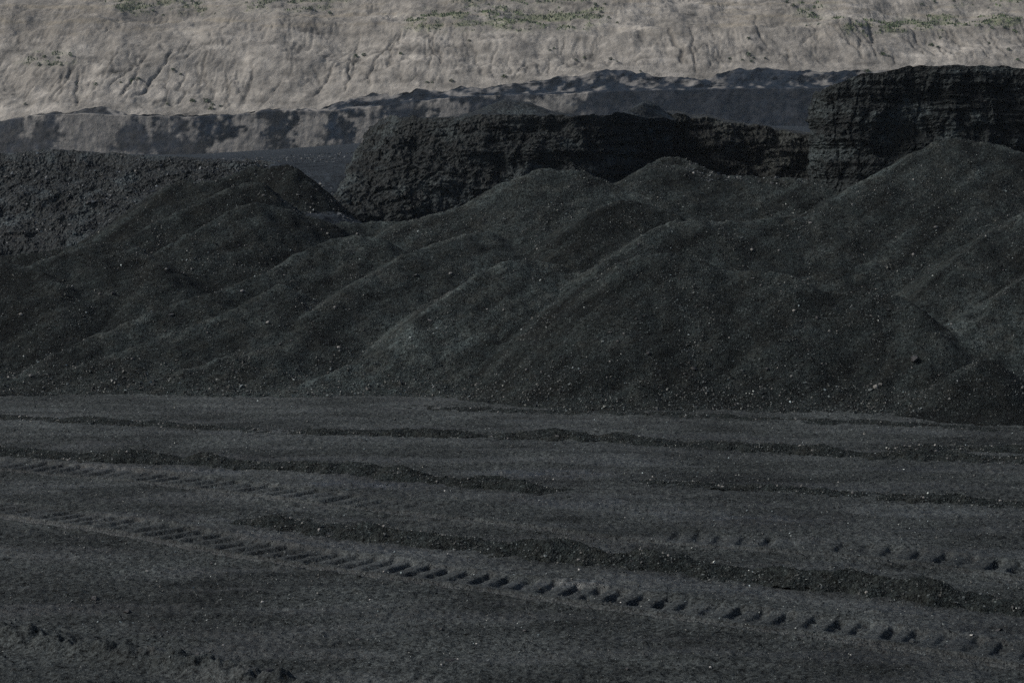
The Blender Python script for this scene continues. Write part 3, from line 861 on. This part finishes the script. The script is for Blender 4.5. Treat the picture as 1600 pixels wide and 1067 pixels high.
def hbox(px0, px1, py0, py1, s=12):
    jx = HPX + 45 * n1; jy = HPY + 16 * n2
    return sstep(px0 - 3 * s, px0 + 3 * s, jx) * (1 - sstep(px1 - 3 * s, px1 + 3 * s, jx)) * sstep(py0 - s, py0 + s, jy) * (1 - sstep(py1 - s, py1 + s, jy))
for b, a in (((-60, 260, 10, 66), 0.8), ((250, 560, -10, 36), 0.4), ((330, 430, 38, 60), 0.6), ((1050, 1210, 20, 52), 0.45), ((1230, 1600, 44, 62), 0.45), ((0, 130, 105, 140), 0.5), ((500, 640, 35, 70), 0.25), ((1250, 1300, 60, 105), 0.5)):
    w = (a * hbox(*b) * (0.25 + 0.75 * sstep(-0.3, 0.3, n2 + 0.6 * n4)))[..., None]
    hc = hc * (1 - w) + brown * w
band = sstep(0.15, 0.4, fbm(HX / 18, z / 1.1, seed=835, oct=3))[..., None] * sstep(64, 30, HPY)[..., None] * 0.5
hc = hc * (1 - band) + np.array([0.19, 0.168, 0.13]) * band
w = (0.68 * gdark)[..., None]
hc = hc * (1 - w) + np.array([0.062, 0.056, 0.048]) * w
green = np.zeros_like(z)
for b, a in (((650, 960, 18, 50), 0.75), ((690, 900, -30, 8), 0.6), ((190, 340, 2, 26), 0.6), ((380, 540, 0, 20), 0.5), ((1220, 1300, 0, 40), 0.35), ((1320, 1420, 34, 56), 0.8), ((1420, 1600, 30, 50), 0.7), ((40, 110, 85, 106), 0.5), ((1480, 1600, -30, 14), 0.5)):
    green = np.maximum(green, a * hbox(*b, s=6))
gm = green * sstep(-0.15, 0.25, n2 + 0.4 * n4)
hc = hc * (1 - 0.8 * gm[..., None]) + np.array([0.085, 0.105, 0.048]) * 0.8 * gm[..., None]
HV = np.stack([HX, yb, z], -1)
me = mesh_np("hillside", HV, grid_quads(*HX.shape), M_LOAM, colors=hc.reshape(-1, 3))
link("hillside", me, kind="structure")

def hill_z(x, t):
    i = np.clip((x - hx[0]) / (hx[1] - hx[0]), 0, len(hx) - 1).astype(int)
    j = np.clip(np.searchsorted(ht, t), 0, len(ht) - 1)
    return HV[j, i]

# ------------------------------------------------------------------ shrubs on the hillside
def leaf_cluster(name, n, rx, rz, seed, col):
    r = np.random.default_rng(seed)
    th = r.uniform(0, 2 * np.pi, n); ra = np.sqrt(r.uniform(0, 1, n)); hh = r.uniform(0.0, 1, n)
    c = np.stack([rx * ra * np.cos(th) * (1 - 0.5 * hh), rx * ra * np.sin(th) * (1 - 0.5 * hh), rz * hh], 1)
    a = r.normal(size=(n, 3)); a /= np.linalg.norm(a, axis=1, keepdims=True)
    b = np.cross(a, r.normal(size=(n, 3))); b /= np.linalg.norm(b, axis=1, keepdims=True)
    s = r.uniform(0.10, 0.22, n)[:, None]
    V = np.stack([c - a * s, c + b * s * 0.5, c + a * s, c - b * s * 0.5], 1).reshape(-1, 3)
    q = np.arange(4 * n).reshape(-1, 4)
    cc = np.repeat(np.array(col) * r.uniform(0.6, 1.4, (n, 1)), 4, 0)
    return mesh_np(name, V, q, M_LEAF, colors=cc, smooth=False)

def stem_mesh(name, seed):
    r = np.random.default_rng(seed)
    V, Q = [], []
    for k in range(5):
        a = r.uniform(0, 6.28); tip = np.array([0.35 * math.cos(a), 0.35 * math.sin(a), 0.5]); w = 0.03
        o = len(V)
        for p, ww in ((np.array([0, 0, -0.15]), w), (tip, w * 0.4)):
            for dx, dy in ((-1, -1), (1, -1), (1, 1), (-1, 1)): V.append(p + np.array([dx * ww, dy * ww, 0]))
        for i in range(4): Q.append([o + i, o + (i + 1) % 4, o + 4 + (i + 1) % 4, o + 4 + i])
    return mesh_np(name, np.array(V), np.array(Q), M_LEAF, colors=np.full((len(V), 3), (0.07, 0.055, 0.04)), smooth=False)
LEAF = [leaf_cluster("foliage", 70, 0.62, 0.75, 900 + k, c) for k, c in enumerate([(0.045, 0.085, 0.035), (0.035, 0.07, 0.035), (0.06, 0.09, 0.035), (0.05, 0.075, 0.045)])]
STEM = [stem_mesh("stem", 950 + k) for k in range(2)]
SHR = [(270,110),(283,118),(300,160),(323,160),(332,165),(345,168),(330,172),(318,156),(262,165),(40,163),(70,91),(90,92),(110,88),(60,103),(95,103),(120,132),(150,134),(188,130),(205,128),(216,125),
       (556,90),(570,88),(625,85),(668,130),(676,130),(706,129),(733,66),(858,80),(866,76),(900,95),(912,92),(955,95),(965,97),(1000,112),(787,121),(840,3),(800,0),(930,10),(945,8),(935,25),(950,30),(940,20),(965,37),
       (1170,88),(1175,97),(1178,92),(1160,95),(1170,60),(1140,92),(1195,92),(1240,10),(1255,18),(1270,24),(1230,6),(1345,42),(1360,45),(1375,48),(1390,44),(1350,50),(1330,32),(1338,34),(1465,75),(1455,72),(1470,60),
       (1480,38),(1495,36),(1510,40),(1530,42),(1550,46),(1570,44),(1585,48),(1575,80),(1590,95),(1545,68),(1380,85),(1388,88),(1260,42),(1280,40),(1355,112),(450,4),(460,6),(240,20),(255,25),(300,3),(420,5),(515,22),(485,15),
       (1440,8),(1460,5),(1490,3),(1520,10),(1545,14)]
sp = HV.reshape(-1, 3)
spx, spy = HPX.ravel(), HPY.ravel()
r2 = np.random.default_rng(5)
def shrub_words(px, py):
    if py < 62:
        if px < 560: return "green shrub in the weedy strip above the bare gullied slope"
        if px < 1000: return "green shrub by the wide grassy patch on the upper hillside"
        return "green shrub in the weedy line along the hillside's upper bench"
    if px < 240: return "low green shrub on the slope above the striped seam face"
    if px < 420: return "low green shrub in the cluster above the dark stained seam"
    if px < 800: return "lone low shrub on the gullied bare slope"
    return "low green shrub dotted over the bare slope above the blue coal mounds"
for k, (px, py) in enumerate(SHR):
    i = int(np.argmin((spx - px) ** 2 + (spy - py) ** 2)); p = sp[i]
    root = bpy.data.objects.new("shrub", None); COL.objects.link(root)
    root.location = (p[0], p[1], p[2]); root.rotation_euler = (0, 0, r2.uniform(0, 6.28))
    s = r2.uniform(0.4, 0.95); root.scale = (s * r2.uniform(0.9, 1.5), s, s * r2.uniform(0.6, 0.9))
    root.empty_display_size = 0.3
    lab = shrub_words(px, py)
    root["label"] = lab; root["category"] = "shrub"; root["group"] = "shrubs: " + lab
    f = bpy.data.objects.new("foliage", LEAF[k % 4]); COL.objects.link(f); f.parent = root
    s_ = bpy.data.objects.new("stem", STEM[k % 2]); COL.objects.link(s_); s_.parent = root
# grass tufts over the greener patches
gs = np.flatnonzero((gm.ravel() > 0.25) & (HT.ravel() < 46))
pick = r2.choice(gs, 5200)
c = sp[pick] + np.stack([r2.uniform(-.3, .3, len(pick)), r2.uniform(-.2, .2, len(pick)), np.zeros(len(pick))], 1)
a = r2.uniform(0, np.pi, len(pick)); hgt = r2.uniform(0.15, 0.42, len(pick)); wd = r2.uniform(0.06, 0.16, len(pick))
ax = np.stack([np.cos(a), np.sin(a), 0 * a], 1) * wd[:, None]
tip = np.stack([r2.normal(0, .08, len(pick)), r2.normal(0, .08, len(pick)), hgt], 1)
V = np.stack([c - ax - [0, 0, .06], c + ax - [0, 0, .06], c + ax * 0.5 + tip, c - ax * 0.5 + tip], 1).reshape(-1, 3)
gc = np.repeat(np.array([0.07, 0.10, 0.045]) * r2.uniform(0.6, 1.3, (len(pick), 1)), 4, 0)
link("grass", mesh_np("grass", V, np.arange(len(V)).reshape(-1, 4), M_LEAF, colors=gc, smooth=False), kind="stuff",
     label="sparse weedy grass on the upper hillside", cat="grass")

# ------------------------------------------------------------------ stones
BOX_V = np.array([[-1, -1, -1], [1, -1, -1], [1, 1, -1], [-1, 1, -1], [-1, -1, 1], [1, -1, 1], [1, 1, 1], [-1, 1, 1]], float)
BOX_Q = np.array([[0, 3, 2, 1], [4, 5, 6, 7], [0, 1, 5, 4], [1, 2, 6, 5], [2, 3, 7, 6], [3, 0, 4, 7]])

OCT_V = np.array([[1, 0, 0], [0, 1, 0], [-1, 0, 0], [0, -1, 0], [0, 0, 1], [0, 0, -1]], float)
OCT_F = np.array([[0, 1, 4], [1, 2, 4], [2, 3, 4], [3, 0, 4], [1, 0, 5], [2, 1, 5], [3, 2, 5], [0, 3, 5]])
def gravel_mesh(name, pos, size, colors, r, jitter=0.38):
    n = len(pos)
    V = OCT_V[None] + r.uniform(-jitter, jitter, (n, 6, 3)) * 1.2
    q = r.normal(size=(n, 4)); q /= np.linalg.norm(q, axis=1, keepdims=True)
    w, x, y, z = q.T
    R = np.stack([1 - 2 * (y * y + z * z), 2 * (x * y - z * w), 2 * (x * z + y * w), 2 * (x * y + z * w), 1 - 2 * (x * x + z * z), 2 * (y * z - x * w),
                  2 * (x * z - y * w), 2 * (y * z + x * w), 1 - 2 * (x * x + y * y)], -1).reshape(n, 3, 3)
    sc = size[:, None, None] * 0.58 * r.uniform(0.6, 1.25, (n, 1, 3))
    V = np.einsum('nij,nkj->nki', R, V * sc) + pos[:, None, :]
    Q = (OCT_F[None] + 6 * np.arange(n)[:, None, None]).reshape(-1, 3)
    return mesh_np(name, V.reshape(-1, 3), Q, M_STONE, colors=np.repeat(colors, 6, 0), smooth=False)

def stone_cols(n, r, whites=0.02, hi=0.10):
    g = 0.016 + hi * 1.9 * r.beta(0.7, 4.0, n)
    wmask = r.uniform(size=n) < whites
    g = np.where(wmask, r.uniform(0.16, 0.42, n), g)
    t = r.uniform(-0.06, 0.10, n)
    return np.stack([g * (0.86 + t), g, g * (1 - t * 0.9)], 1)

r3 = np.random.default_rng(99)
# heap gravel: denser low down and in patches
N = 48000
xs_ = r3.uniform(-22, 22, N * 4); ys_ = r3.uniform(41.5, 62, N * 4)
hz = hz_at(xs_, ys_)
dens = 0.12 + 1.2 * sstep(0.0, 0.5, fbm(xs_ / 1.3, ys_ / 1.8, seed=901, oct=4)) + 0.9 * (1 - sstep(0.1, 1.0, hz))
jj = np.clip(((ys_ - Y0) / DY).astype(int), 0, nr - 1); ii = np.clip(((xs_ - X0) / DX).astype(int), 0, nc - 1)
ok = (hz > 0.0) & (r3.uniform(size=len(xs_)) < dens * 0.6) & (own[jj, ii] > 0) & (NRM[jj, ii, 1] < 0.25)
ok = np.flatnonzero(ok)[:N]
sz = 0.018 + 0.13 * r3.beta(0.7, 8.0, len(ok)) * (0.8 + 0.45 * (1 - sstep(0.1, 1.3, hz[ok])))
pos = np.stack([xs_[ok], ys_[ok], hz[ok] + 0.15 * sz], 1)
link("loose_gravel", gravel_mesh("loose_gravel", pos, sz, stone_cols(len(ok), r3), r3), kind="stuff",
     label="fine coal gravel strewn over the dumped heaps", cat="gravel")
# floor gravel
N = 34000
yf = 22.0 + 23.5 * r3.uniform(size=N) ** 0.8; xf = r3.uniform(-0.33, 0.33, N) * yf
sz = 0.014 + 0.05 * r3.beta(0.8, 7.0, N)
pos = np.stack([xf, yf, floor_z_near(xf, yf) + 0.10 * sz], 1)
link("floor_gravel", gravel_mesh("floor_gravel", pos, sz, stone_cols(N, r3, 0.03), r3), kind="stuff",
     label="small coal chips scattered over the compacted pit floor", cat="gravel")
# windrow gravel
P, Sz = [], []
for Xw, Yw, Zw, prof, st, hw, H in wind_surf:
    n = int(Xw.shape[0] * 0.05 * 150 * (0.4 + 3 * H))
    i = r3.integers(0, Xw.shape[0], n); j = r3.integers(1, 23, n)
    kk = prof[i, j] > 0.04
    i, j = i[kk], j[kk]
    s = 0.018 + 0.075 * r3.beta(0.8, 6.0, len(i)) * (0.6 + H)
    P.append(np.stack([Xw[i, j] + r3.uniform(-.03, .03, len(i)), Yw[i, j], Zw[i, j] + 0.1 * s], 1)); Sz.append(s)
    n2_ = int(len(i) * 0.35); i = r3.integers(0, Xw.shape[0], n2_)
    off = r3.normal(0, hw * 1.25, n2_)
    xo = Xw[i, 12] + r3.uniform(-.2, .2, n2_); yo = Yw[i, 12] + off
    ko = (np.abs(off) > hw * 0.8) & (yo > 21.2)
    s = 0.016 + 0.05 * r3.beta(0.9, 5, n2_)
    P.append(np.stack([xo, yo, floor_z_near(xo, yo) + 0.1 * s], 1)[ko]); Sz.append(s[ko])
P = np.concatenate(P); Sz = np.concatenate(Sz)
link("windrow_gravel", gravel_mesh("windrow_gravel", P, Sz, stone_cols(len(P), r3, 0.012, 0.085), r3), kind="stuff",
     label="broken coal lumps covering the windrows", cat="gravel")

# rubble on the left bank, on the bench and in the talus under the brown face
bi = r3.integers(30, 128, 3200); bj = r3.integers(0, BANKV.shape[1], 3200)
p1 = BANKV[bi, bj]; s1 = 0.04 + 0.22 * r3.beta(0.7, 7, len(p1))
g1 = r3.uniform(0.010, 0.055, len(p1)) * np.where(r3.uniform(size=len(p1)) < 0.06, 3.0, 1.0)
c1_ = np.stack([g1 * 0.82, g1, g1 * 1.18], 1)
yb_ = 58 + 60 * r3.uniform(size=2600) ** 1.6; xb_ = (r3.uniform(230, 600, 2600) - 800) / F * yb_
zb_ = np.where(yb_ < 65.5, hz_at(xb_, yb_), np.where(yb_ < 72.5, np.nan, bench_z(xb_, yb_)))
k1 = ~np.isnan(zb_)
p2 = np.stack([xb_, yb_, zb_], 1)[k1]; s2 = 0.04 + 0.22 * r3.beta(0.7, 7, len(p2)) * (p2[:, 1] / 65)
g2 = r3.uniform(0.012, 0.07, len(p2)); c2_ = np.stack([g2 * 0.85, g2, g2 * 1.12], 1)
yt = r3.uniform(57.5, 65.5, 1500); xt = (r3.uniform(1070, 1262, 1500) - 800) / F * yt
p3 = np.stack([xt, yt, hz_at(xt, yt)], 1); s3 = 0.05 + 0.16 * r3.beta(0.8, 5, 1500)
g3 = r3.uniform(0.012, 0.06, 1500) * np.where(r3.uniform(size=1500) < 0.1, 3.5, 1.0); c3_ = np.stack([g3 * 0.88, g3, g3 * 1.06], 1)
link("rubble", gravel_mesh("rubble", np.concatenate([p1, p2, p3]), np.concatenate([s1, s2, s3]), np.concatenate([c1_, c2_, c3_]), r3), kind="stuff",
     label="broken coal rubble over the left bank, bench and talus", cat="rubble")

# individual larger stones
def ico():
    t = (1 + 5 ** 0.5) / 2
    v = np.array([(-1, t, 0), (1, t, 0), (-1, -t, 0), (1, -t, 0), (0, -1, t), (0, 1, t), (0, -1, -t), (0, 1, -t), (t, 0, -1), (t, 0, 1), (-t, 0, -1), (-t, 0, 1)], float)
    v /= np.linalg.norm(v[0])
    f = [(0, 11, 5), (0, 5, 1), (0, 1, 7), (0, 7, 10), (0, 10, 11), (1, 5, 9), (5, 11, 4), (11, 10, 2), (10, 7, 6), (7, 1, 8), (3, 9, 4), (3, 4, 2), (3, 2, 6), (3, 6, 8), (3, 8, 9), (4, 9, 5), (2, 4, 11), (6, 2, 10), (8, 6, 7), (9, 8, 1)]
    return v, np.array(f)
IV, IF = ico()
STONES = {}
for kind, col in (("pale", (0.17, 0.165, 0.155)), ("grey", (0.085, 0.085, 0.083)), ("black", (0.022, 0.022, 0.023)), ("white", (0.27, 0.27, 0.26))):
    L_ = []
    for k in range(4):
        rr = np.random.default_rng(300 + k)
        v = IV * (1 + rr.uniform(-0.45, 0.3, (12, 1))) * np.array([1.0, rr.uniform(0.6, 0.95), rr.uniform(0.5, 0.8)])
        L_.append(mesh_np("stone", v * 0.5, IF, M_STONE, colors=np.full((12, 3), col) * rr.uniform(0.8, 1.2), smooth=False))
    STONES[kind] = L_

def put_stone(x, y, z, size, kind, label, group, r=r3):
    o = link("stone" if kind != "black" else "coal_lump", STONES[kind][r.integers(0, 4)], label=label, cat="stone" if kind != "black" else "coal lump", group=group)
    o.location = (x, y, z + 0.02 * size)
    o.rotation_euler = (r.uniform(-.4, .4), r.uniform(-.4, .4), r.uniform(0, 6.28))
    o.scale = (size,) * 3
    return o

def visible_heap_point(px, py):
    """first crossing of a view ray with the heap or floor surface"""
    Y = np.arange(40.0, 64.0, 0.03)
    x, y, z = W(np.full_like(Y, px), np.full_like(Y, py), Y)
    h = hz_at(x, y)
    hit = np.flatnonzero(z < h)
    if len(hit) == 0: return None
    k = hit[0]
    j = int((y[k] - Y0) / DY); i = int((x[k] - X0) / DX)
    return x[k], y[k], h[k], int(own[min(j, nr - 1), min(i, nc - 1)])
# named ones first: (px, py, size m, kind, label)
for px, py, s, kd, lab in [
    (1430, 563, 0.30, "black", "round black coal boulder resting on the stony tongue"),
    (1368, 606, 0.17, "pale", "pale broken stone at the foot of the stony tongue"),
    (1376, 601, 0.15, "grey", "grey broken stone leaning on the pale one below the stony tongue"),
    (1013, 553, 0.15, "black", "small black lump alone on the broad dark heap's face"),
    (1085, 578, 0.20, "black", "flat black lump low on the broad dark heap")]:
    h = visible_heap_point(px, py)
    if h: put_stone(h[0], h[1], h[2], s, kd, lab, "large lumps on the right slope")
cnt = 0
while cnt < 150:
    px, py = r3.uniform(10, 1590), r3.uniform(270, 650)
    h = visible_heap_point(px, py)
    if h is None or h[3] == 0 or h[2] < 0.05: continue
    kd = r3.choice(["pale", "grey", "grey", "black"])
    short = HEAPS[h[3] - 1][0]
    word = {"pale": "pale", "grey": "dull grey", "black": "black"}[kd]
    put_stone(h[0], h[1], h[2], 0.055 + 0.11 * r3.uniform() ** 2.5, kd, f"{word} stone lying on the {HEAPS[h[3]-1][1]}" if len(HEAPS[h[3]-1][1].split()) < 11 else f"{word} stone lying on the {short} coal heap", f"{word} stones on the {short} heap")
    cnt += 1
for k in range(95):
    w = k % 7
    Xw, Yw, Zw, prof, st, hw, H = wind_surf[w]
    ok = np.argwhere((prof > 0.15) & (np.abs(Xw / Yw) < 0.28) & (np.arange(24)[None, :] < 14))
    i, j = ok[r3.integers(0, len(ok))]
    kd = r3.choice(["pale", "grey", "grey"])
    word = {"pale": "pale", "grey": "dull grey"}[kd]
    lab = WINDROWS[w][3].replace("windrow of crushed coal", "coal windrow").replace("spill line of coal", "spill line").replace("windrow of crumbled coal", "coal windrow")
    put_stone(Xw[i, j], Yw[i, j], Zw[i, j], r3.uniform(0.045, 0.085), kd, f"{word} stone on the {lab}", f"{word} stones on windrow {lab}")
WHITE = [(400,705),(270,714),(605,745),(475,795),(1112,738),(1130,658),(1150,742),(1300,772),(1125,808),(1310,640),(1140,660),(300,738),(495,790),(695,768),(740,802),(865,750),(745,1008),(715,1030),(690,1040),(410,943),(350,1008),
         (1330,1023),(1518,995),(600,893),(578,940),(855,870),(700,870),(1020,747),(1310,753),(340,980),(1350,680),(970,940),(905,890),(1330,860),(1220,770),(230,893),(300,1035),(1110,1045)]
for px, py in WHITE:
    x, y = floor_pt(px, py)
    if abs(x) > 0.33 * y: continue
    kd = r3.choice(["white", "pale", "white"])
    put_stone(x, y, float(floor_z_near(np.array([x]), np.array([y]))[0]), r3.uniform(0.03, 0.065), kd,
              ("white" if kd == "white" else "pale") + " chip lying flat on the compacted pit floor", ("white" if kd == "white" else "pale") + " chips on the pit floor")

CLODS = [(150,945),(185,950),(200,958),(148,938),(310,1030),(60,962),(420,1052),(250,1018),(690,985),(705,1032),(560,1000),(820,985),(1255,1000),(330,880),(35,840),(980,1050),(1480,1010),(1560,985),(1250,870),(455,1020)]
for px, py in CLODS:
    x, y = floor_pt(px, py)
    put_stone(x, y, float(floor_z_near(np.array([x]), np.array([y]))[0]), 0.06 + 0.10 * r3.uniform() ** 2, "black", "black coal clod lying loose on the open pit floor", "black clods on the pit floor")

# ------------------------------------------------------------------ haze
hv = BOX_V * np.array([300, 275, 50.0]) + np.array([0, 215, 42.0])
hm = bpy.data.materials.new("haze_air"); hm.use_nodes = True
hn = hm.node_tree
for n in list(hn.nodes):
    if n.type == 'BSDF_PRINCIPLED': hn.nodes.remove(n)
vol = hn.nodes.new("ShaderNodeVolumePrincipled")
vol.inputs["Color"].default_value = (0.74, 0.87, 1.0, 1)
vol.inputs["Density"].default_value = 0.00013
hn.links.new(vol.outputs[0], [n for n in hn.nodes if n.type == 'OUTPUT_MATERIAL'][0].inputs["Volume"])
link("haze", mesh_np("haze", hv, BOX_Q, hm, smooth=False), kind="stuff", label="thin pale haze filling the open pit", cat="haze")
